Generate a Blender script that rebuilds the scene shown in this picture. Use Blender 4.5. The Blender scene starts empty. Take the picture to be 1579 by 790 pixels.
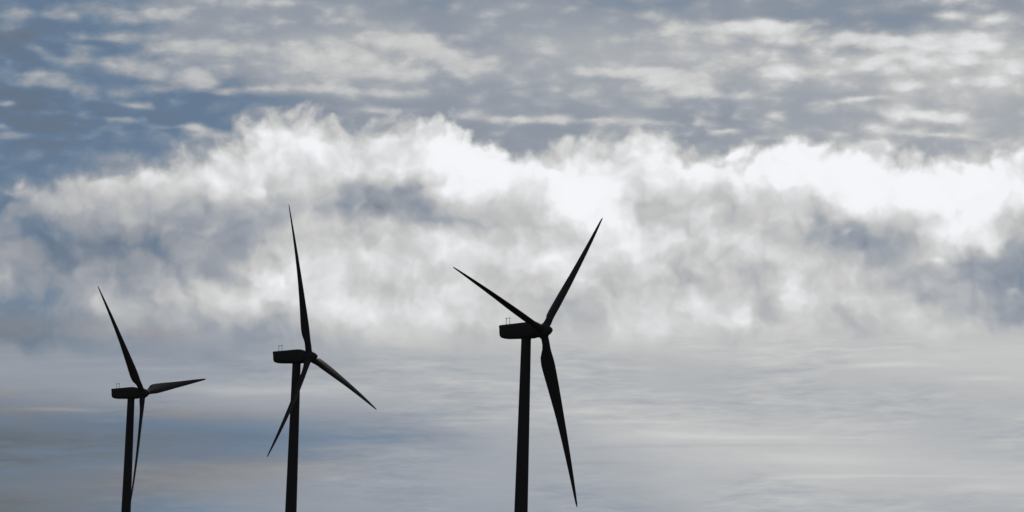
import bpy, bmesh, math, random
from math import radians as R, sin, cos, pi, exp
from mathutils import Vector, Matrix

S = bpy.context.scene
C = S.collection

# ------------------------------------------------------------------ camera
F_PX, PITCH, ROLL, EYE = 5225.0, R(7.22), R(1.75), Vector((0, 0, 1.7))
cam = bpy.data.cameras.new('camera')
cam.sensor_width = 36.0
cam.lens = 36.0 * F_PX / 1579.0
cam.clip_start = 0.5
cam.clip_end = 60000.0
co = bpy.data.objects.new('camera', cam)
C.objects.link(co)
fwd = Vector((0, cos(PITCH), sin(PITCH)))
right0 = Vector((1, 0, 0)); up0 = right0.cross(fwd)
right = cos(ROLL) * right0 + sin(ROLL) * up0
up = -sin(ROLL) * right0 + cos(ROLL) * up0
M = Matrix((right, up, -fwd)).transposed().to_4x4()
M.translation = EYE
co.matrix_world = M
S.camera = co

# ------------------------------------------------------------------ view, sun
S.view_settings.view_transform = 'Standard'
S.view_settings.look = 'None'
S.view_settings.exposure = 0.0
S.view_settings.gamma = 1.0
S.view_settings.use_curve_mapping = False

SUN_AZ, SUN_EL = R(14), R(30)          # sun veiled by the cloud ahead: azimuth clockwise from +Y
sund = Vector((sin(SUN_AZ) * cos(SUN_EL), cos(SUN_AZ) * cos(SUN_EL), sin(SUN_EL)))
sl = bpy.data.lights.new('sun', 'SUN')
sl.energy = 0.5
sl.angle = R(12)
sl.color = (1.0, 0.95, 0.88)
so = bpy.data.objects.new('sun', sl)
so.rotation_euler = sund.to_track_quat('Z', 'Y').to_euler()
C.objects.link(so)

# ------------------------------------------------------------------ world: Nishita sky seen through procedural cloud
W = bpy.data.worlds.new('World')
S.world = W
W.use_nodes = True
W.cycles.sampling_method = 'MANUAL'
W.cycles.sample_map_resolution = 256
nt = W.node_tree
nt.nodes.clear()
N, LK = nt.nodes, nt.links


def sock(node, i, v):
    if v is None:
        return
    if isinstance(v, bpy.types.NodeSocket):
        LK.new(v, node.inputs[i])
    else:
        node.inputs[i].default_value = v


def math_(op, a, b=None, c=None, clamp=False):
    n = N.new('ShaderNodeMath'); n.operation = op; n.use_clamp = clamp
    sock(n, 0, a); sock(n, 1, b); sock(n, 2, c)
    return n.outputs[0]


def add(a, b): return math_('ADD', a, b)
def sub(a, b): return math_('SUBTRACT', a, b)
def mul(a, b): return math_('MULTIPLY', a, b)
def mad(a, b, c): return math_('MULTIPLY_ADD', a, b, c)


def vmath(op, a, b=None, out=0):
    n = N.new('ShaderNodeVectorMath'); n.operation = op
    sock(n, 0, a); sock(n, 1, b)
    return n.outputs[out]


def sstep(x, lo, hi, a=0.0, b=1.0):
    n = N.new('ShaderNodeMapRange'); n.interpolation_type = 'SMOOTHSTEP'
    sock(n, 0, x); sock(n, 1, lo); sock(n, 2, hi); sock(n, 3, a); sock(n, 4, b)
    return n.outputs[0]


def comb(x, y, z=0.0):
    n = N.new('ShaderNodeCombineXYZ'); sock(n, 0, x); sock(n, 1, y); sock(n, 2, z)
    return n.outputs[0]


def noise(vec, scale, sx=1.0, sy=1.0, off=(0, 0), detail=6.0, rough=0.55, lac=2.0, dist=0.0, kind='FBM', color=False):
    m = N.new('ShaderNodeMapping'); m.vector_type = 'POINT'
    m.inputs['Scale'].default_value = (scale / sx, scale / sy, 1)
    m.inputs['Location'].default_value = (off[0], off[1], 0)
    LK.new(vec, m.inputs[0])
    n = N.new('ShaderNodeTexNoise'); n.noise_dimensions = '2D'; n.noise_type = kind
    n.inputs['Scale'].default_value = 1.0
    n.inputs['Detail'].default_value = detail
    n.inputs['Roughness'].default_value = rough
    n.inputs['Lacunarity'].default_value = lac
    n.inputs['Distortion'].default_value = dist
    LK.new(m.outputs[0], n.inputs['Vector'])
    return n.outputs['Color'] if color else n.outputs['Fac']


def mixf(f, a, b):
    n = N.new('ShaderNodeMix'); n.data_type = 'FLOAT'; n.clamp_factor = True
    sock(n, 0, f); sock(n, 2, a); sock(n, 3, b)
    return n.outputs[0]


def mixc(f, a, b):
    n = N.new('ShaderNodeMix'); n.data_type = 'RGBA'; n.clamp_factor = True
    sock(n, 0, f); sock(n, 6, a); sock(n, 7, b)
    return n.outputs[2]


def ramp(fac, stops, interp='LINEAR'):
    n = N.new('ShaderNodeValToRGB'); cr = n.color_ramp; cr.interpolation = interp
    while len(cr.elements) < len(stops):
        cr.elements.new(0.5)
    for e, (p, c) in zip(cr.elements, sorted(stops, key=lambda s: s[0])):
        e.position = p
        e.color = (c, c, c, 1) if isinstance(c, (int, float)) else (*c, 1)
    sock(n, 0, fac)
    return n.outputs[0]


def lin(v):
    v /= 255.0
    return v / 12.92 if v <= 0.04045 else ((v + 0.055) / 1.055) ** 2.4


def rgb(r, g, b): return (lin(r), lin(g), lin(b))


# direction -> azimuth / elevation of the sky (1 unit of U or V = 1/5225 rad)
tc = N.new('ShaderNodeTexCoord').outputs['Generated']
sp = N.new('ShaderNodeSeparateXYZ'); LK.new(tc, sp.inputs[0])
az = math_('ARCTAN2', sp.outputs[0], sp.outputs[1])
el = math_('ARCSINE', sp.outputs[2])
da = mul(az, F_PX * cos(PITCH))
de = mul(sub(PITCH, el), F_PX)
tl = ROLL                               # the cloud sheets lie tilted by this little
U = add(mad(da, cos(tl), mul(de, -sin(tl))), 789.5)
V = add(mad(da, sin(tl), mul(de, cos(tl))), 395.0)
UV = comb(U, V)
# domain warp
w1 = vmath('SUBTRACT', noise(UV, 1 / 110, off=(3.1, 7.7), detail=3, rough=0.5, color=True), (0.5, 0.5, 0.5))
w1m = vmath('MULTIPLY', w1, (56.0, 46.0, 0.0))
UVw = vmath('ADD', UV, w1m)
w2 = vmath('SUBTRACT', noise(UV, 1 / 30, off=(9.1, 1.7), detail=3, rough=0.48, color=True), (0.5, 0.5, 0.5))
UVw2 = vmath('ADD', UVw, vmath('MULTIPLY', w2, (26.0, 20.0, 0.0)))


def split(v):
    s = N.new('ShaderNodeSeparateXYZ'); LK.new(v, s.inputs[0])
    return s.outputs[0], s.outputs[1], s.outputs[2]


U2, V2, Z2 = split(UVw2)
# flatter warp for the thin high sheets
wf = vmath('SUBTRACT', noise(UV, 1 / 60, 2.2, 1.0, off=(5.5, 2.2), detail=5, rough=0.6, color=True), (0.5, 0.5, 0.5))
UVf = vmath('ADD', UV, vmath('MULTIPLY', wf, (34.0, 16.0, 0.0)))
U3, V3, Z3 = split(UVf)
wg = vmath('SUBTRACT', noise(UV, 1 / 90, 3.5, 1.0, off=(15.5, 2.2), detail=3, rough=0.5, color=True), (0.5, 0.5, 0.5))
UVg = vmath('ADD', UV, vmath('MULTIPLY', wg, (90.0, 16.0, 0.0)))
U4, V4, Z4 = split(UVg)


def field(pts, u, v, v0, v1, rows, u0=-80.0, u1=1660.0, cols=59, ru0=46.0, rv0=23.0):
    """smooth brightness field over azimuth/elevation through control values (u, v, level[, ru, rv])"""
    def val(x, y):
        s = w = 0.0
        for p in pts:
            ru = p[3] if len(p) > 3 else ru0
            rv = p[4] if len(p) > 4 else rv0
            q = ((x - p[0]) / ru) ** 2 + ((y - p[1]) / rv) ** 2
            k = exp(-min(q, 60)) + 0.004 / (1 + q) ** 3
            s += k * p[2]; w += k
        return s / w / 255.0
    fu = math_('DIVIDE', sub(u, u0), u1 - u0, clamp=True)
    fv = mul(sub(v, v0), (rows - 1) / (v1 - v0))
    fv = math_('MINIMUM', math_('MAXIMUM', fv, 0.0), rows - 1.0)
    fv3 = comb(fv, fv, fv)
    acc = None
    for r in range(0, rows, 3):            # three rows of the field ride in one curve node's R, G, B
        fac = fu if acc is None else mad(acc, 1e-7, fu)
        n = N.new('ShaderNodeRGBCurve')
        mp = n.mapping
        for k in range(3):
            cv = mp.curves[k]
            y = v0 + (v1 - v0) * (r + k) / (rows - 1)
            cv.points[0].location = (0, val(u0, y)); cv.points[1].location = (1, val(u1, y))
            for c in range(1, cols - 1):
                cv.points.new(c / (cols - 1), val(u0 + (u1 - u0) * c / (cols - 1), y))
        mp.update()
        LK.new(comb(fac, fac, fac), n.inputs[1])
        w = vmath('ABSOLUTE', vmath('SUBTRACT', fv3, (float(r), r + 1.0, r + 2.0)))
        w = vmath('MAXIMUM', vmath('SUBTRACT', (1.0, 1.0, 1.0), w), (0.0, 0.0, 0.0))
        d = vmath('DOT_PRODUCT', n.outputs[0], w, out=1)
        acc = d if acc is None else add(acc, d)
    return acc


def cells(vec, scale, sx=1.0, off=(0, 0)):
    m = N.new('ShaderNodeMapping'); m.vector_type = 'POINT'
    m.inputs['Scale'].default_value = (scale / sx, scale, 1)
    m.inputs['Location'].default_value = (off[0], off[1], 0)
    LK.new(vec, m.inputs[0])
    n = N.new('ShaderNodeTexVoronoi'); n.voronoi_dimensions = '2D'; n.feature = 'F1'
    n.inputs['Scale'].default_value = 1.0
    if 'Detail' in n.inputs: n.inputs['Detail'].default_value = 0.0
    LK.new(m.outputs[0], n.inputs['Vector'])
    return n.outputs['Distance']


def blobs(vec, pts, acc=0.0):
    """sum of soft ellipses (u, v, ru, rv, strength[, tilt degrees])"""
    px, py, pz = split(vec)
    st = comb(px, py, acc)                 # the running sum travels in Z
    for p in pts:
        m = N.new('ShaderNodeMapping'); m.vector_type = 'TEXTURE'
        m.inputs['Location'].default_value = (p[0], p[1], 0)
        m.inputs['Rotation'].default_value = (0, 0, R(p[5]) if len(p) > 5 else 0)
        m.inputs['Scale'].default_value = (p[2], p[3], 1e5)
        LK.new(st, m.inputs[0])
        q = vmath('DOT_PRODUCT', m.outputs[0], m.outputs[0], out=1)
        g = math_('POWER', 0.4, q)
        a = N.new('ShaderNodeVectorMath'); a.operation = 'MULTIPLY_ADD'
        LK.new(g, a.inputs[0]); a.inputs[1].default_value = (0, 0, p[4]); LK.new(st, a.inputs[2])
        st = a.outputs[0]
    return split(st)[2]


# ---- high sheet: clear blue and thin grey veil behind the puffs
UP = [(0, 20, 121), (80, 5, 117), (150, 30, 124), (20, 60, 103, 50, 16), (90, 60, 111), (60, 110, 111), (170, 120, 121), (40, 165, 107), (100, 200, 107),
      (0, 240, 115), (200, 230, 117), (350, 120, 123, 40, 20), (330, 170, 117), (270, 180, 111), (400, 180, 132), (350, 60, 149), (350, 10, 149),
      (520, 25, 148), (680, 18, 140), (640, 50, 152), (800, 10, 152), (900, 5, 145), (1000, 3, 138), (760, 40, 160), (900, 60, 170), (1000, 60, 174),
      (560, 60, 178), (480, 90, 175), (400, 100, 168), (600, 120, 170), (560, 180, 148), (680, 155, 152), (780, 125, 162), (800, 150, 152), (760, 200, 150), (850, 205, 152),
      (960, 155, 158), (1100, 100, 176), (1180, 130, 170), (1150, 20, 148), (1280, 30, 144), (1350, 25, 144), (1450, 10, 145), (1560, 20, 150), (1230, 20, 146),
      (1300, 120, 172), (1250, 160, 160), (1100, 165, 150), (1200, 200, 160), (1300, 190, 162), (1400, 130, 175), (1500, 110, 186), (1550, 190, 168), (1400, 210, 166),
      (1570, 60, 170), (1480, 160, 182), (1300, 230, 166), (1570, 225, 168)]
Lup = field(UP, U3, V3, -20, 300, 12, ru0=70.0, rv0=26.0)
PF = [  # altocumulus puffs, flat and wide
    (35, 33, 45, 9, .9), (75, 30, 20, 7, .6), (110, 33, 8, 7, .5), (220, 33, 90, 11, 1.0), (330, 20, 80, 12, .6), (430, 8, 90, 9, .7), (440, 38, 80, 9, .8), (520, 30, 40, 10, .6), (300, 5, 60, 6, .6),
    (48, 82, 26, 9, .9, 20), (75, 100, 22, 9, .8, 15), (115, 88, 18, 14, .6), (190, 62, 60, 7, .8), (270, 72, 60, 9, .8), (330, 85, 70, 10, .9), (215, 112, 95, 16, 1.2, 6), (310, 120, 24, 14, 1.3), (270, 140, 55, 8, .9),
    (60, 135, 75, 14, 1.1, 5), (120, 145, 22, 12, .6), (10, 172, 20, 5, .9), (80, 181, 22, 6, .8), (200, 166, 30, 5, 1.1, 8), (235, 168, 10, 10, .5), (184, 191, 42, 5, 1.2, 3), (215, 187, 8, 4, .6), (250, 200, 26, 4, .8), (306, 202, 30, 6, 1.2, 8), (345, 212, 25, 5, .7), (3, 205, 18, 4, .8), (28, 218, 34, 6, 1.0), (135, 178, 12, 6, .4), (110, 198, 20, 4, .5), (350, 145, 32, 6, .9),
    (440, 80, 80, 18, 1.0), (500, 105, 90, 16, 1.0), (560, 65, 80, 16, 1.0), (640, 75, 40, 18, 1.3, 15), (690, 92, 45, 14, 1.3, 18), (760, 105, 60, 14, .9, 10), (620, 118, 50, 14, 1.1), (540, 120, 50, 14, .9), (460, 138, 70, 8, 1.1), (540, 142, 40, 9, 1.3), (610, 146, 50, 10, 1.2), (720, 120, 30, 8, .5, 25), (700, 55, 70, 6, .4), (820, 75, 80, 10, .5),
    (590, 170, 60, 6, .9), (715, 181, 34, 9, 1.5), (760, 185, 14, 6, .8), (800, 187, 20, 6, .9), (835, 183, 30, 8, 1.5), (868, 184, 18, 9, 1.0), (905, 186, 14, 5, .9), (932, 187, 26, 9, 1.5), (990, 188, 30, 7, 1.3), (1030, 190, 20, 5, .7),
    (780, 143, 40, 6, .6), (815, 152, 24, 6, .5, 15), (890, 148, 28, 8, 1.0), (860, 138, 12, 5, .7), (930, 112, 45, 8, 1.3), (1000, 115, 60, 10, 1.4), (1055, 128, 50, 14, 1.6, 8), (1085, 142, 25, 12, 1.0), (1000, 130, 40, 6, .6), (1150, 150, 28, 7, .9), (1020, 165, 30, 4, .5),
    (1010, 30, 60, 8, .5, 8), (1050, 50, 60, 9, .9), (1130, 43, 70, 8, 1.5), (1195, 50, 45, 13, 1.5, 8), (1230, 66, 30, 8, .8), (1100, 62, 90, 10, .7), (1150, 105, 90, 14, .9), (1210, 118, 50, 12, .7), (1190, 92, 12, 7, .5), (1230, 15, 24, 7, .45), (1265, 42, 12, 4, .4),
    (1310, 68, 30, 8, 1.3), (1370, 72, 60, 8, 1.3), (1355, 99, 24, 8, 1.5), (1408, 94, 20, 8, 1.5), (1440, 75, 50, 12, 1.2), (1510, 75, 40, 18, 1.5), (1480, 62, 60, 8, .8), (1472, 32, 32, 7, 1.1), (1545, 35, 26, 9, 1.0), (1530, 45, 30, 8, .8), (1400, 112, 90, 8, .8), (1480, 105, 60, 10, .9), (1565, 112, 30, 14, 1.4), (1450, 135, 80, 12, 1.0), (1540, 140, 50, 14, 1.1), (1380, 140, 40, 9, .8), (1330, 158, 55, 4, 1.3, -4), (1450, 158, 70, 8, .7), (1430, 10, 40, 8, .6), (1520, 3, 60, 7, .8), (1400, 95, 100, 20, .4),
    (1360, 175, 30, 8, .7, 15), (1425, 183, 50, 9, 1.5, 8), (1465, 193, 26, 8, 1.3), (1390, 208, 40, 5, .8, 5), (1440, 215, 24, 4, .9), (1495, 218, 26, 6, 1.1, 6), (1350, 228, 44, 9, 1.3), (1300, 212, 20, 5, .5),
    (1075, 187, 10, 8, .8), (1140, 180, 10, 8, .7), (1095, 178, 20, 4, .4), (1205, 182, 18, 6, .7, 20), (1120, 205, 24, 4, 1.1), (1180, 215, 30, 5, .8), (1250, 200, 15, 6, .4), (1160, 232, 40, 6, .8), (600, 25, 10, 5, .3),
    (260, 60, 130, 40, .35), (560, 95, 170, 40, .4), (1180, 85, 130, 40, .3), (1440, 100, 140, 45, .35), (960, 90, 120, 35, .25), (180, 10, 120, 14, .35), (1120, 200, 140, 20, .25), (1430, 200, 100, 20, .25),
]
Dp = blobs(UVf, PF)
nf = noise(UVf, 1 / 34, 2.6, 1.0, off=(1, 4), detail=5, rough=0.52)
nf3 = noise(UVf, 1 / 11, 1.8, 1.0, off=(4, 9), detail=3, rough=0.5)
nf2 = noise(UVf, 1 / 120, 2.2, 1.0, off=(11, 4), detail=5, rough=0.55)
c3 = cells(UVf, 1 / 26, 2.0, (3, 8))
Dn = add(mad(sub(nf, 0.5), 1.5, mad(sub(0.42, c3), 0.9, Dp)), mad(sub(nf3, 0.5), 0.45, mul(sub(nf2, 0.5), 0.9)))
cov = sstep(Dn, -0.3, 1.35)
rgt = add(sstep(U, 60, 720, 0.675, 0.765), sstep(U, 750, 1300, 0.0, 0.07))
Lp = add(add(rgt, sstep(Dn, 0.5, 2.0, -0.055, 0.03)), mad(sub(nf, 0.5), 0.11, mad(sub(nf3, 0.5), 0.06, mul(sub(0.42, c3), 0.06))))
Lhi = mixf(mul(cov, 0.93), mad(sub(nf2, 0.5), 0.10, Lup), Lp)

# ---- the big cloud bank and the low stretched layers under it
BK = [  # left end
    (20, 290, 170), (60, 300, 182), (110, 285, 190), (180, 275, 209), (200, 305, 212), (270, 270, 207), (290, 300, 216), (340, 250, 215), (350, 295, 229), (390, 300, 201), (370, 270, 238),
    (40, 330, 150), (100, 335, 156), (160, 335, 169), (240, 335, 169), (300, 335, 159), (370, 330, 154), (430, 320, 148),
    (0, 350, 138), (60, 375, 119), (120, 370, 124), (200, 365, 124), (230, 390, 132), (300, 375, 144), (350, 365, 166), (0, 390, 164), (20, 425, 179), (80, 410, 127),
    (60, 450, 132), (120, 440, 171), (160, 420, 167), (190, 440, 177), (270, 430, 157), (340, 400, 168), (330, 440, 154), (200, 480, 179), (260, 470, 192), (310, 480, 187), (260, 505, 172), (350, 465, 202), (400, 430, 239), (410, 460, 230),
    (100, 490, 145), (40, 500, 124), (0, 480, 128), (0, 520, 123), (70, 530, 120), (160, 530, 140), (250, 530, 152), (340, 500, 173), (390, 515, 140, 50, 20), (440, 505, 175),
    # top of the bank
    (420, 210, 222), (400, 250, 226), (460, 190, 234), (480, 225, 238), (470, 265, 217), (440, 290, 203, 50, 20), (530, 235, 232), (520, 270, 211), (560, 205, 232), (600, 240, 233, 50, 24), (620, 215, 214, 30, 20), (660, 190, 244, 50, 24), (690, 210, 250, 50, 26), (650, 260, 255), (720, 260, 256, 50, 30), (720, 300, 262, 40, 26), (760, 240, 254), (780, 290, 244, 40, 24),
    (830, 260, 251, 60, 26), (880, 285, 253, 50, 26), (900, 310, 253, 40, 26), (925, 340, 254, 40, 24), (950, 355, 248), (830, 300, 231, 40, 24), (860, 235, 214, 50, 16), (920, 245, 234, 50, 20), (960, 225, 236), (960, 265, 231), (900, 255, 233), (1000, 250, 252), (1040, 235, 244), (1080, 270, 239), (980, 290, 233),
    (1130, 260, 264), (1190, 275, 260), (1250, 250, 257), (1260, 290, 261), (1330, 270, 258), (1340, 310, 249), (1410, 280, 256), (1480, 260, 260), (1440, 310, 256), (1540, 265, 238), (1560, 300, 237), (1500, 310, 244), (1490, 340, 237), (1420, 330, 255),
    # hollow and middle
    (510, 300, 174), (560, 295, 150, 50, 20), (600, 290, 134, 50, 18), (590, 315, 123, 55, 20), (540, 325, 130, 40, 20), (640, 320, 155, 40, 20), (650, 295, 171, 30, 20), (680, 325, 172, 40, 22), (720, 335, 165, 40, 18), (770, 335, 178, 40, 22), (800, 320, 193, 40, 20), (830, 345, 184, 40, 24), (790, 365, 179, 40, 18), (870, 350, 199, 40, 24),
    (480, 330, 182), (520, 350, 202), (580, 350, 194), (640, 350, 192), (500, 380, 213), (450, 375, 195), (560, 385, 217), (620, 380, 211), (680, 375, 210), (740, 380, 220), (700, 400, 235, 50, 24), (800, 395, 228), (850, 405, 227), (890, 420, 240, 40, 30), (880, 380, 215), (930, 390, 195), (940, 420, 192, 40, 24), (900, 450, 197, 40, 20),
    (460, 420, 222), (480, 450, 232), (520, 430, 209), (560, 460, 217), (610, 420, 196), (610, 460, 207), (580, 500, 211), (500, 495, 206), (660, 440, 211), (690, 470, 218), (640, 500, 222), (680, 520, 212), (740, 430, 214), (750, 460, 197), (740, 490, 202), (800, 440, 209), (830, 460, 189), (870, 470, 183), (890, 500, 185), (780, 480, 205), (560, 525, 182), (500, 530, 171), (640, 535, 192), (760, 525, 187), (700, 545, 169),
    # right interior
    (980, 320, 189, 36, 18), (1010, 335, 186, 36, 18), (1040, 310, 207), (1070, 335, 202), (1100, 320, 199), (1140, 335, 191), (1170, 310, 227), (1240, 315, 202, 30, 16), (1230, 345, 160, 40, 22), (1250, 370, 162, 40, 22), (1180, 350, 208), (1120, 360, 201), (1060, 365, 232), (1000, 370, 223), (1090, 390, 201),
    (1300, 350, 176, 40, 16), (1330, 365, 163, 45, 20), (1370, 385, 154, 50, 24), (1400, 400, 155, 40, 20), (1290, 395, 166), (1380, 345, 184), (1400, 355, 182), (1420, 400, 243, 30, 16), (1450, 385, 254, 40, 16), (1500, 375, 230, 40, 16), (1560, 345, 191, 30, 20), (1579, 375, 171, 30, 20),
    (1490, 410, 174, 40, 16), (1540, 410, 153, 40, 20), (1560, 425, 128, 40, 18), (1480, 430, 153, 40, 20), (1579, 470, 146), (1540, 455, 196, 40, 14), (1460, 460, 177), (1400, 440, 177), (1360, 420, 186), (1500, 490, 168), (1560, 500, 169), (1420, 490, 207), (1380, 480, 218),
    (1200, 390, 211), (1220, 420, 228), (1270, 430, 211), (1320, 440, 216), (1310, 460, 214), (1150, 410, 197), (1160, 450, 171, 30, 30), (1110, 440, 203), (1080, 430, 186), (1020, 430, 188), (980, 440, 190), (1050, 470, 213), (1000, 480, 225), (960, 490, 225), (1120, 490, 225), (1170, 480, 189, 30, 24), (1200, 500, 193), (1250, 480, 215), (1310, 500, 176), (1260, 510, 187), (1060, 510, 203), (940, 515, 195), (1150, 520, 193), (1400, 515, 195), (1360, 515, 181),
    # low layers
    (0, 555, 165), (90, 560, 157), (180, 555, 141), (260, 560, 150), (350, 560, 150), (450, 560, 160), (550, 560, 169), (60, 590, 163), (160, 590, 168), (280, 590, 167), (400, 590, 177), (520, 590, 182),
    (0, 615, 133), (80, 618, 135), (180, 620, 155), (300, 612, 170), (420, 615, 178), (560, 610, 182), (40, 640, 131), (120, 638, 130), (240, 640, 131), (340, 640, 141), (450, 640, 155), (560, 635, 162),
    (0, 660, 97), (80, 665, 97), (200, 665, 104), (330, 660, 105), (450, 662, 114), (560, 660, 142), (0, 690, 81), (100, 692, 87), (220, 690, 97), (330, 690, 100), (430, 688, 107), (520, 685, 127), (600, 680, 147),
    (20, 715, 105), (110, 712, 121), (220, 714, 122), (330, 714, 127), (430, 716, 154), (530, 712, 165), (0, 745, 100), (100, 745, 116), (200, 745, 132), (320, 745, 137), (430, 745, 149), (540, 745, 159),
    (0, 785, 85), (80, 785, 104), (200, 785, 120), (320, 785, 135), (430, 785, 151), (560, 785, 159), (650, 700, 163), (650, 750, 166), (650, 790, 162),
    (650, 600, 179), (700, 640, 173), (760, 580, 184), (800, 620, 183), (800, 680, 169), (900, 560, 185), (900, 600, 184), (1000, 580, 178), (1000, 630, 187), (880, 650, 185), (900, 700, 172), (1000, 680, 193), (1050, 670, 196), (760, 740, 167), (900, 750, 167), (950, 780, 163), (1050, 740, 183),
    (1100, 550, 185), (1200, 535, 206), (1300, 545, 198), (1400, 540, 196), (1500, 540, 199), (1570, 545, 199), (1100, 600, 179), (1200, 600, 181), (1300, 600, 184), (1400, 600, 181), (1500, 590, 194), (1570, 620, 183),
    (1200, 640, 184), (1350, 640, 181), (1500, 650, 180), (1200, 680, 198), (1300, 690, 195), (1420, 680, 183), (1540, 690, 176), (1150, 710, 187), (1300, 730, 193), (1400, 730, 189), (1500, 720, 191), (1570, 740, 190), (1150, 770, 181), (1300, 780, 183), (1450, 780, 178), (1570, 780, 179),
]
Lbk = field(BK, U2, V2, 170, 850, 24)
Llow = field(BK, U4, V4, 500, 850, 15, cols=40, ru0=120.0, rv0=24.0)
# streaks of the low layers
ns = noise(UVg, 1 / 17, 8.0, 1.0, off=(2, 8), detail=6, rough=0.58)
ns2 = noise(UVf, 1 / 6, 8.0, 1.0, off=(7, 3), detail=4, rough=0.58)
npatch = noise(UVg, 1 / 110, 2.5, 1.0, off=(17, 3), detail=2, rough=0.5)
amp = sstep(npatch, 0.38, 0.62, 0.25, 1.0)
Llo = add(Llow, mul(amp, add(mul(sub(ns, 0.5), 0.13), mul(sub(ns2, 0.5), 0.09))))
ST = [(1010, 652, 70, 3, .03), (1180, 676, 120, 3, .03), (1060, 673, 90, 6, .03), (1350, 570, 60, 4, .03), (1290, 545, 50, 2, .03), (1380, 568, 50, 4, .03), (1530, 590, 60, 4, .03), (1210, 585, 30, 2, .03), (950, 628, 40, 3, .03),
      (1400, 738, 160, 2, .03), (1260, 736, 60, 3, .03), (1530, 755, 60, 6, .03), (1250, 712, 120, 8, .03), (900, 637, 60, 3, .03), (150, 560, 120, 4, .03), (60, 552, 60, 3, .03), (250, 572, 80, 3, .03), (380, 600, 150, 6, .03),
      (110, 634, 60, 3, .07), (540, 690, 30, 8, .03), (640, 700, 50, 10, .03), (1100, 690, 200, 3, -.03), (900, 712, 60, 3, -.03), (120, 700, 150, 4, .03)]
Llo = blobs(UVg, ST, Llo)
# detail of the bank: rolling fractal cloud
nb = noise(UVw2, 1 / 64, off=(2.3, 5.1), detail=6, rough=0.5)
nb2 = noise(UVw, 1 / 30, off=(8.3, 0.4), detail=5, rough=0.5)
UVs = vmath('ADD', UVw2, (12.0, -20.0, 0.0))           # a step towards the sun: slopes facing it are lit, the far side greys
nl = noise(UVw2, 1 / 105, off=(5.3, 1.1), detail=3, rough=0.5); nls = noise(UVs, 1 / 105, off=(5.3, 1.1), detail=3, rough=0.5)
c1 = cells(UVw2, 1 / 62, 1.2, (2, 3)); c1s = cells(UVs, 1 / 62, 1.2, (2, 3)); c2 = cells(UVw2, 1 / 26, 1.1, (7, 1))
relief = mad(sub(nl, nls), 0.38, mul(sub(c1s, c1), 0.07))
det = add(add(mul(sub(nb, 0.5), 0.10), mul(sub(nb2, 0.5), 0.07)), add(relief, mul(sub(0.42, c2), 0.03)))
det = mul(det, sstep(V, 430, 560, 0.9, 0.35))
AC = [(585, 322, 14, 16, -.05), (548, 318, 12, 8, .10, -35), (560, 305, 8, 14, .06, -30), (1302, 368, 8, 7, .12), (1438, 404, 16, 6, .08), (1560, 452, 12, 5, .10), (1231, 340, 16, 8, .10, 40), (1080, 300, 16, 10, -.05),
      (1480, 268, 12, 6, -.10), (630, 222, 16, 10, -.08), (990, 268, 14, 8, -.05), (400, 275, 10, 20, .05, 30), (180, 425, 10, 16, .05), (160, 470, 10, 10, .05), (315, 375, 8, 16, .05, 20), (1160, 385, 14, 14, .06, 45), (900, 300, 22, 60, .05, -45), (740, 230, 20, 50, .05, -45), (1330, 275, 120, 26, .01), (1190, 300, 30, 9, -.05), (1480, 285, 40, 8, -.04, 10), (1010, 230, 30, 14, -.05),
      (30, 290, 8, 18, .08, 20), (1140, 490, 12, 24, .05), (1070, 475, 16, 14, .05), (390, 395, 6, 14, .02)]
Lb = blobs(UVw2, AC, add(Lbk, det))
low = sstep(add(V4, mul(sub(nb, 0.5), sstep(U, 500, 1000, 120.0, 60.0))), sstep(U, 600, 1100, 500.0, 508.0), sstep(U, 600, 1100, 572.0, 544.0))
Lbody = mixf(low, Lb, Llo)
# outline of the top of the bank
PR = [(-150, 300), (0, 322), (25, 285), (60, 276), (110, 266), (180, 254), (250, 246), (320, 236), (355, 216), (385, 186), (430, 166), (480, 170), (525, 192), (560, 208), (600, 192), (640, 176), (690, 182), (730, 206), (775, 236), (830, 232),
      (880, 218), (930, 206), (1010, 204), (1060, 220), (1110, 236), (1180, 244), (1235, 220), (1290, 234), (1410, 238), (1480, 241), (1530, 233), (1730, 236)]
ff = math_('DIVIDE', add(U2, 150.0), 1880.0, clamp=True)
prof = ramp(ff, [((a + 150) / 1880, b / 400) for a, b in PR])
ed = noise(UVw, 1 / 30, off=(6.6, 3.3), detail=6, rough=0.5)
dd = add(sub(V2, mul(prof, 400.0)), mad(sub(ed, 0.5), 36.0, mad(sub(0.42, c1), 24.0, mul(sub(0.42, c2), 14.0))))
soft = add(sstep(U, 250, 480, 30.0, 11.0), sstep(U, 760, 1000, 0.0, 5.0))
mask = sstep(dd, mul(soft, -0.9), soft)
Lbody = sub(Lbody, sstep(dd, 0.0, 42.0, 0.16, 0.0))
Lin = mixf(mask, Lhi, Lbody)

# ---- beyond the patch of sky ahead the cloud is plain broken overcast
gz = noise(UV, 1 / 420, 2.4, 1.0, off=(1.2, 2.9), detail=7, rough=0.58)
Lout = add(0.62, mul(sub(gz, 0.5), 0.9))
wu = mul(sstep(U, -420, -80), sstep(U, 1660, 2000, 1.0, 0.0))
wv = mul(sstep(V, -380, -60), sstep(V, 850, 1060, 1.0, 0.0))
L = mixf(mul(wu, wv), Lout, Lin)

PAL = [(0, (60, 68, 78)), (85, (84, 92, 102)), (104, (98, 112, 130)), (118, (100, 121, 146)), (134, (120, 137, 156)), (148, (140, 149, 161)), (160, (152, 158, 168)),
       (172, (166, 171, 177)), (186, (184, 186, 188)), (200, (199, 200, 199)), (213, (212, 214, 215)), (226, (226, 228, 230)), (240, (242, 243, 246)), (255, (245, 246, 249))]
ccol = ramp(L, [(a / 255, rgb(*c)) for a, c in PAL])
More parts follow.
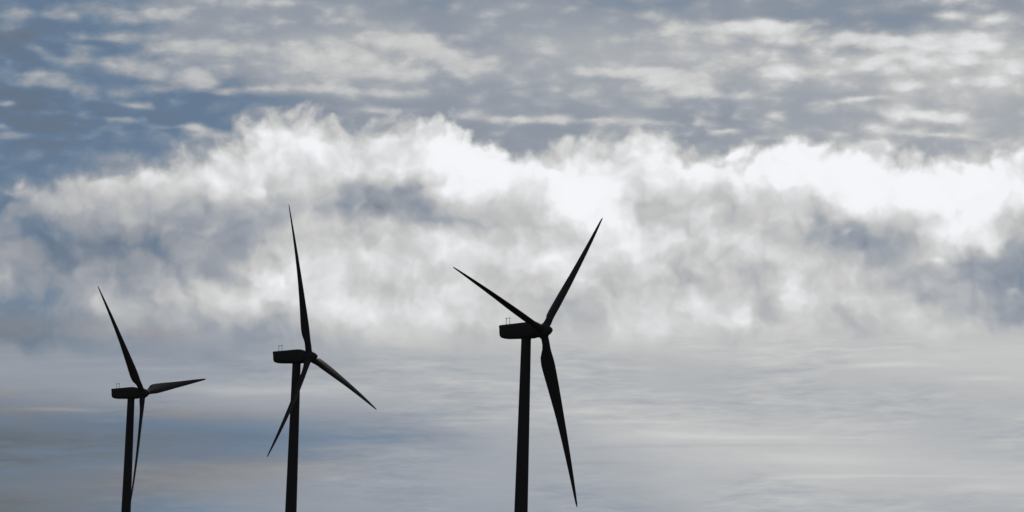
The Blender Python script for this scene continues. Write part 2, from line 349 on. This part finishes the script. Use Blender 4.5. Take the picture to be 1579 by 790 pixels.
# brownish dusk-like tint of the low cloud on the left
nw = noise(UVf, 1 / 70, 4.0, 1.0, off=(12, 1), detail=4)
warm = blobs(UVf, [(60, 635, 160, 22, .9), (0, 520, 110, 30, .6), (260, 745, 190, 26, .65), (60, 780, 200, 30, .5), (300, 640, 120, 12, .5), (180, 505, 80, 12, .3), (400, 720, 140, 14, .4), (585, 320, 22, 14, .5), (15, 60, 36, 12, .4), (300, 685, 260, 50, .35), (120, 390, 170, 60, .35), (255, 520, 50, 8, .5), (0, 610, 60, 14, .4)])
warm = math_('MULTIPLY', mul(warm, sstep(nw, 0.35, 0.6, 0.45, 1.0)), 0.85, clamp=True)
bw = N.new('ShaderNodeRGBToBW'); LK.new(ccol, bw.inputs[0])
wcol = vmath('SCALE', (1.07, 1.0, 0.97)); LK.new(bw.outputs[0], wcol.node.inputs[3])
ccol = mixc(warm, ccol, wcol)

sky = N.new('ShaderNodeTexSky'); sky.sky_type = 'NISHITA'; sky.sun_disc = False
sky.sun_elevation = SUN_EL; sky.sun_rotation = SUN_AZ
sky.air_density = 1.0; sky.dust_density = 0.3; sky.ozone_density = 2.0
# the sky is brightest ahead, under the veiled sun; the unseen sky elsewhere is dimmed to keep the turbines in silhouette
glow = vmath('DOT_PRODUCT', tc, tuple(Vector((sin(R(4)) * cos(R(9)), cos(R(4)) * cos(R(9)), sin(R(9))))), out=1)
gl = sstep(glow, 0.70, 0.968, 0.08, 1.0)
b1 = N.new('ShaderNodeBackground'); LK.new(sky.outputs[0], b1.inputs[0]); LK.new(mul(gl, 0.05), b1.inputs[1])
b2 = N.new('ShaderNodeBackground'); LK.new(ccol, b2.inputs[0]); LK.new(gl, b2.inputs[1])
mx = N.new('ShaderNodeMixShader')
LK.new(sstep(L, 0.38, 0.56, 0.93, 1.0), mx.inputs[0])
LK.new(b1.outputs[0], mx.inputs[1]); LK.new(b2.outputs[0], mx.inputs[2])
wo = N.new('ShaderNodeOutputWorld'); LK.new(mx.outputs[0], wo.inputs[0])

# ------------------------------------------------------------------ materials
def material(name, col, rough=0.5, bump=0.0, vary=0.15, scale=1.0, stretch=(1, 1, 1), spec=0.5, col2=None):
    m = bpy.data.materials.new(name); m.use_nodes = True
    t = m.node_tree; b = t.nodes['Principled BSDF']
    tcn = t.nodes.new('ShaderNodeTexCoord'); mp = t.nodes.new('ShaderNodeMapping')
    mp.inputs['Scale'].default_value = stretch
    t.links.new(tcn.outputs['Object'], mp.inputs[0])
    n = t.nodes.new('ShaderNodeTexNoise'); n.inputs['Scale'].default_value = scale; n.inputs['Detail'].default_value = 6
    t.links.new(mp.outputs[0], n.inputs['Vector'])
    r = t.nodes.new('ShaderNodeValToRGB')
    c2 = col2 or tuple(c * (1 - vary) for c in col)
    r.color_ramp.elements[0].position = 0.3; r.color_ramp.elements[1].position = 0.7
    r.color_ramp.elements[0].color = (*c2, 1); r.color_ramp.elements[1].color = (*col, 1)
    t.links.new(n.outputs['Fac'], r.inputs[0]); t.links.new(r.outputs[0], b.inputs['Base Color'])
    b.inputs['Roughness'].default_value = rough
    b.inputs['Specular IOR Level'].default_value = spec
    if bump:
        bp = t.nodes.new('ShaderNodeBump'); bp.inputs['Strength'].default_value = bump
        t.links.new(n.outputs['Fac'], bp.inputs['Height']); t.links.new(bp.outputs[0], b.inputs['Normal'])
    return m


m_tower = material('tower_paint', (0.28, 0.275, 0.295), 0.6, vary=0.12, scale=0.6, stretch=(1, 1, 0.1), spec=0.2)
m_nac = material('nacelle_shell', (0.28, 0.275, 0.295), 0.6, vary=0.10, scale=0.9, spec=0.2)
m_blade = material('blade_gelcoat', (0.26, 0.255, 0.27), 0.7, vary=0.08, scale=0.5, stretch=(1, 1, 0.2), spec=0.1)
m_steel = material('galvanised_steel', (0.35, 0.35, 0.36), 0.5, vary=0.2, scale=8)
m_conc = material('concrete', (0.30, 0.29, 0.27), 0.9, bump=0.3, scale=3)
m_grass = material('grass_ground', (0.055, 0.058, 0.035), 0.95, bump=0.2, scale=0.05, col2=(0.06, 0.05, 0.03), spec=0.1)


def link(name, bm, mat, parent=None, smooth=True, sharp=35):
    bmesh.ops.recalc_face_normals(bm, faces=bm.faces[:])
    me = bpy.data.meshes.new(name); bm.to_mesh(me); bm.free()
    me.materials.append(mat)
    if smooth:
        me.polygons.foreach_set('use_smooth', [True] * len(me.polygons))
        me.set_sharp_from_angle(angle=R(sharp))
    o = bpy.data.objects.new(name, me); C.objects.link(o)
    if parent is not None:
        o.parent = parent
    return o


def loft(bm, rings, cap0=True, cap1=True):
    vs = [[bm.verts.new(p) for p in r] for r in rings]
    n = len(vs[0])
    for a, b in zip(vs, vs[1:]):
        for i in range(n):
            bm.faces.new((a[i], a[(i + 1) % n], b[(i + 1) % n], b[i]))
    if cap0: bm.faces.new(list(reversed(vs[0])))
    if cap1: bm.faces.new(vs[-1])
    return vs


def ring(c, rx, ry, n=40, axis='z'):
    out = []
    for i in range(n):
        a = 2 * pi * i / n
        if axis == 'z': out.append(Vector((c[0] + rx * cos(a), c[1] + ry * sin(a), c[2])))
        else: out.append(Vector((c[0], c[1] + rx * cos(a), c[2] + ry * sin(a))))
    return out


# ------------------------------------------------------------------ ground
HUB = 80.0
SITES = [  # hub position, yaw of the upwind axis (clockwise from +Y), rotor phase, blade pitch at the widest chord, tilt
    dict(hub=(7.42, 750.14, 80.19), yaw=120.75, ph=76.36, beta=103, tilt=4.0, over=4.3),
    dict(hub=(-52.1, 880.8, 85.11), yaw=112.8, ph=14.69, beta=15, tilt=5.0, over=3.6),
    dict(hub=(-112.29, 1039.93, 87.35), yaw=113.7, ph=41.54, beta=20, tilt=5.0, over=4.0),
]


def gz_height(x, y):
    s = max(0.0, min(1.0, (y - 150) / 900.0)); s = s * s * (3 - 2 * s)
    far = max(0.0, min(1.0, (y - 1300) / 3000.0))
    return (s * 7.5 + 0.6 * sin(x * 0.011 + 1.3) * sin(y * 0.008) * min(1, max(0, (abs(y) + abs(x)) / 200.0)) - far * 6.0) if y > 0 else 0.3 * sin(x * 0.011) * min(1, abs(x) / 200.0)


bm = bmesh.new()
def axis_vals():
    a = [0.0]; st = 20.0
    while a[-1] < 20000:
        a.append(a[-1] + st)
        if a[-1] > 1500: st *= 1.25
    return [-v for v in reversed(a[1:])] + a
xs = axis_vals(); ys = axis_vals()
grid = [[bm.verts.new((x, y, gz_height(x, y))) for x in xs] for y in ys]
for j in range(len(ys) - 1):
    for i in range(len(xs) - 1):
        bm.faces.new((grid[j][i], grid[j][i + 1], grid[j + 1][i + 1], grid[j + 1][i]))
g = link('ground', bm, m_grass)
g['kind'] = 'structure'


# ------------------------------------------------------------------ turbine parts (local: X upwind, Z up, origin at tower foot)


def interp(t, tab):
    for (a, va), (b, vb) in zip(tab, tab[1:]):
        if t <= b:
            k = (t - a) / (b - a); k = max(0, min(1, k))
            return va + (vb - va) * k
    return tab[-1][1]


def airfoil(t, n=14):
    pts = []
    for i in range(n + 1):
        x = 0.5 * (1 + cos(pi * i / n))
        y = 5 * t * (0.2969 * math.sqrt(x) - 0.126 * x - 0.3516 * x * x + 0.2843 * x ** 3 - 0.1036 * x ** 4)
        pts.append((x, y + 0.02 * (1 - (2 * x - 1) ** 2)))
    for i in range(1, n):
        x = 0.5 * (1 - cos(pi * i / n))
        y = 5 * t * (0.2969 * math.sqrt(x) - 0.126 * x - 0.3516 * x * x + 0.2843 * x ** 3 - 0.1036 * x ** 4)
        pts.append((x, -y * 0.75 + 0.02 * (1 - (2 * x - 1) ** 2)))
    return pts


def blade_bm(beta, cone, bend):
    """span along +Z, upwind along +X, tangent (trailing side at zero pitch) along -Y"""
    chord = [(1.1, 1.7), (2.2, 1.7), (4.0, 2.1), (6.0, 2.9), (7.6, 3.2), (9.5, 3.1), (14, 2.68), (20, 2.05), (27, 1.5), (34, 0.98), (38, 0.62), (39.4, 0.48), (40.3, 0.22)]
    thick = [(1.1, 1.0), (2.2, 1.0), (4.0, 0.68), (6.0, 0.44), (8, 0.33), (14, 0.26), (22, 0.20), (30, 0.17), (40, 0.14)]
    blend = [(1.1, 0), (2.2, 0), (6.0, 1), (40, 1)]
    twist = [(1.1, 0), (8, 0), (14, -5.0), (22, -9.5), (30, -12), (40, -13.5)]
    bm = bmesh.new(); rings = []
    st = [1.1, 1.7, 2.2, 3, 4, 5, 6, 7, 7.8, 8.8, 10, 12, 14, 17, 20, 23, 26, 29, 32, 35, 37, 38.5, 39.4, 39.9, 40.3]
    for r in st:
        c = interp(r, chord); t = interp(r, thick); k = interp(r, blend); k = k * k * (3 - 2 * k)
        b = R(beta + interp(r, twist))
        cd = Vector((-sin(b), -cos(b), 0)); nd = Vector((cos(b), -sin(b), 0))
        ctr = Vector((0, 0, r))
        ctr.x += r * math.tan(R(cone)) - bend * (r / 40.0) ** 2
        af = airfoil(t); n = len(af)
        pts = []
        for i, (x, y) in enumerate(af):
            ax, ay = (x - 0.30) * c, y * c
            ang = 2 * pi * i / n
            cx, cy = 0.85 * cos(ang), 0.85 * sin(ang)
            pts.append(ctr + cd * (cx + (ax - cx) * k) + nd * (cy + (ay - cy) * k))
        rings.append(pts)
    loft(bm, rings)
    return bm


def tower_bm():
    bm = bmesh.new(); rings = []
    h = HUB - 1.62
    zs = [0, 0.05]
    r_ = lambda z: 1.97 + (1.09 - 1.97) * (z / h) ** 0.92
    prof = [(0, 2.12), (0.18, 2.12), (0.181, r_(0.18))]
    for z in range(2, int(h), 3): prof.append((z, r_(z)))
    for zf in (22.0, 48.0):      # flange rings between tower sections
        prof += [(zf - 0.08, r_(zf)), (zf - 0.075, r_(zf) + 0.02), (zf + 0.075, r_(zf) + 0.02), (zf + 0.08, r_(zf))]
    prof += [(h - 0.25, 1.09), (h - 0.24, 1.14), (h, 1.14)]
    prof.sort()
    for z, r in prof: rings.append(ring((0, 0, z), r, r, 56))
    loft(bm, rings)
    return bm


def nacelle_bm():
    # cross sections along X: (x, z_bottom, z_top, half width), heights from the hub
    sec = [(-6.35, -1.15, 1.22, 1.10), (-6.25, -1.42, 1.42, 1.36), (-5.9, -1.54, 1.50, 1.50), (-5.0, -1.60, 1.56, 1.58), (-3, -1.62, 1.72, 1.62), (-1, -1.62, 1.88, 1.64), (0.6, -1.62, 1.98, 1.62), (1.6, -1.60, 1.92, 1.58), (2.3, -1.52, 1.74, 1.48), (2.75, -1.42, 1.52, 1.36)]
    bm = bmesh.new(); rings = []
    for x, zb, zt, w in sec:
        pts = []; n = 48
        cz, hz = (zb + zt) / 2, (zt - zb) / 2
        p = 5.0 if x < 1.8 else 3.4
        for i in range(n):
            a = 2 * pi * i / n
            ca, sa = cos(a), sin(a)
            pts.append(Vector((x - 0.34 * sa * max(0.0, min(1.0, (-3.0 - x) / 3.0)), w * math.copysign(abs(ca) ** (2 / p), ca), cz + hz * math.copysign(abs(sa) ** (2 / p), sa))))
        rings.append(pts)
    loft(bm, rings)
    return bm


def hub_bm():
    bm = bmesh.new(); rings = []
    for x, r in [(-1.75, 1.22), (-1.7, 1.36), (-0.9, 1.47), (-0.3, 1.52), (0.3, 1.50), (0.8, 1.38), (1.3, 1.14), (1.7, 0.90), (2.05, 0.62), (2.3, 0.34), (2.4, 0.10)]:
        rings.append(ring((x, 0, 0), r, r, 40, 'x'))
    loft(bm, rings)
    for k in range(3):       # collars the blades stand in
        a = 2 * pi * k / 3
        m = Matrix.Rotation(a, 4, 'X')
        rr = [[m @ v for v in ring((0, 0, z), r, r, 32)] for z, r in ((0.6, 1.0), (1.46, 1.0), (1.5, 0.96), (1.62, 0.96), (1.64, 0.87))]
        loft(bm, rr)
    return bm


def sensor_bm(cup):
    bm = bmesh.new()
    loft(bm, [ring((0, 0, z), r, r, 10) for z, r in ((-0.1, 0.07), (0.5, 0.07), (0.52, 0.055), (1.55, 0.05))])
    if cup:
        loft(bm, [ring((0, 0, z), r, r, 10) for z, r in ((1.50, 0.09), (1.72, 0.09))])
        for k in range(3):
            a = 2 * pi * k / 3
            loft(bm, [ring((0.2 * cos(a), 0.2 * sin(a), z), r, r, 8) for z, r in ((1.58, 0.05), (1.63, 0.08), (1.70, 0.05))])
            p = Vector((cos(a), sin(a), 0)); q = Vector((-sin(a), cos(a), 0)); u_ = Vector((0, 0, 1))
            loft(bm, [[p * d + q * (0.015 * s) + u_ * (1.64 + 0.015 * t) for s, t in ((-1, -1), (1, -1), (1, 1), (-1, 1))] for d in (0.05, 0.18)])
    else:
        loft(bm, [[Vector((x, y, z)) for x, y, z in ((d, -0.015, 1.60 - h), (d, 0.015, 1.60 - h), (d, 0.015, 1.60 + h), (d, -0.015, 1.60 + h))] for d, h in ((-0.42, 0.11), (-0.15, 0.04), (0.32, 0.02))])
        loft(bm, [ring((0, 0, z), 0.08, 0.08, 10) for z in (1.5, 1.68)])
    return bm


def door_bm():
    bm = bmesh.new()
    a0, a1 = -13, 13
    outer = [(R(a0 + (a1 - a0) * i / 8)) for i in range(9)]
    rr = []
    for z0, rad in ((1.4, 2.01), (3.5, 2.01)):
        rr.append([Vector((rad * cos(a), rad * sin(a), z0)) for a in outer] + [Vector(((rad - 0.12) * cos(a), (rad - 0.12) * sin(a), z0)) for a in reversed(outer)])
    loft(bm, rr)
    return bm


LABELS = [
    'largest dark wind turbine, rightmost, one blade hanging almost straight down beside its tower',
    'middle dark wind turbine, one blade pointing nearly straight up, another crossing its tower',
    'smallest dark wind turbine, leftmost, one blade pointing almost level to the right',
]
first = {}
for i, s in enumerate(SITES):
    hub = Vector(s['hub']); yaw = R(s['yaw'])
    xdir = Vector((sin(yaw), cos(yaw), 0))          # upwind, level
    base = hub - xdir * s['over']; base.z = hub.z - HUB
    root = bpy.data.objects.new('wind_turbine', None)
    root.empty_display_size = 3
    C.objects.link(root)
    root.location = base
    root.rotation_euler = (0, 0, pi / 2 - yaw)
    root['label'] = LABELS[i]; root['category'] = 'wind turbine'; root['group'] = 'wind turbines standing in a row'
    if not first:
        first['tower'] = link('tower', tower_bm(), m_tower)
        first['door'] = link('door', door_bm(), m_steel)
        first['nacelle'] = link('nacelle', nacelle_bm(), m_nac)
        first['mast_a'] = link('wind_sensor', sensor_bm(True), m_steel)
        first['mast_b'] = link('wind_sensor', sensor_bm(False), m_steel)
        first['hub'] = link('hub', hub_bm(), m_nac)
        fb = bmesh.new(); loft(fb, [ring((0, 0, z), r, r, 48) for z, r in ((-3.0, 3.4), (0.10, 3.4), (0.16, 3.34))])
        first['foundation'] = link('foundation', fb, m_conc)
        P = first
    else:
        P = {}
        for k, o in first.items():
            P[k] = o.copy(); C.objects.link(P[k])
    P['tower'].parent = root
    P['foundation'].parent = root; P['foundation'].location = (0, 0, -0.3)
    P['tower'].location = (0, 0, 0)
    P['door'].parent = P['tower']; P['door'].rotation_euler = (0, 0, pi)
    P['nacelle'].parent = root; P['nacelle'].location = (0, 0, HUB)
    P['mast_a'].parent = P['nacelle']; P['mast_a'].location = (-5.6, 0.55, 1.45)
    P['mast_b'].parent = P['nacelle']; P['mast_b'].location = (-4.6, 0.35, 1.55)
    tilt = R(s['tilt'])
    T = Matrix.Translation((s['over'], 0, HUB)) @ Matrix.Rotation(-tilt, 4, 'Y')
    # phase: blade dir = cos(ph) up + sin(ph) side, side = n x z
    P['hub'].parent = root; P['hub'].matrix_local = T @ Matrix.Rotation(R(s['ph']), 4, 'X')
    bl = None
    for k in range(3):
        if bl is None:
            bl = link('blade', blade_bm(s['beta'], 3.9, 1.85), m_blade); b = bl
        else:
            b = bl.copy(); C.objects.link(b)
        b.parent = root
        b.matrix_local = T @ Matrix.Rotation(R(s['ph'] + 120 * k), 4, 'X')
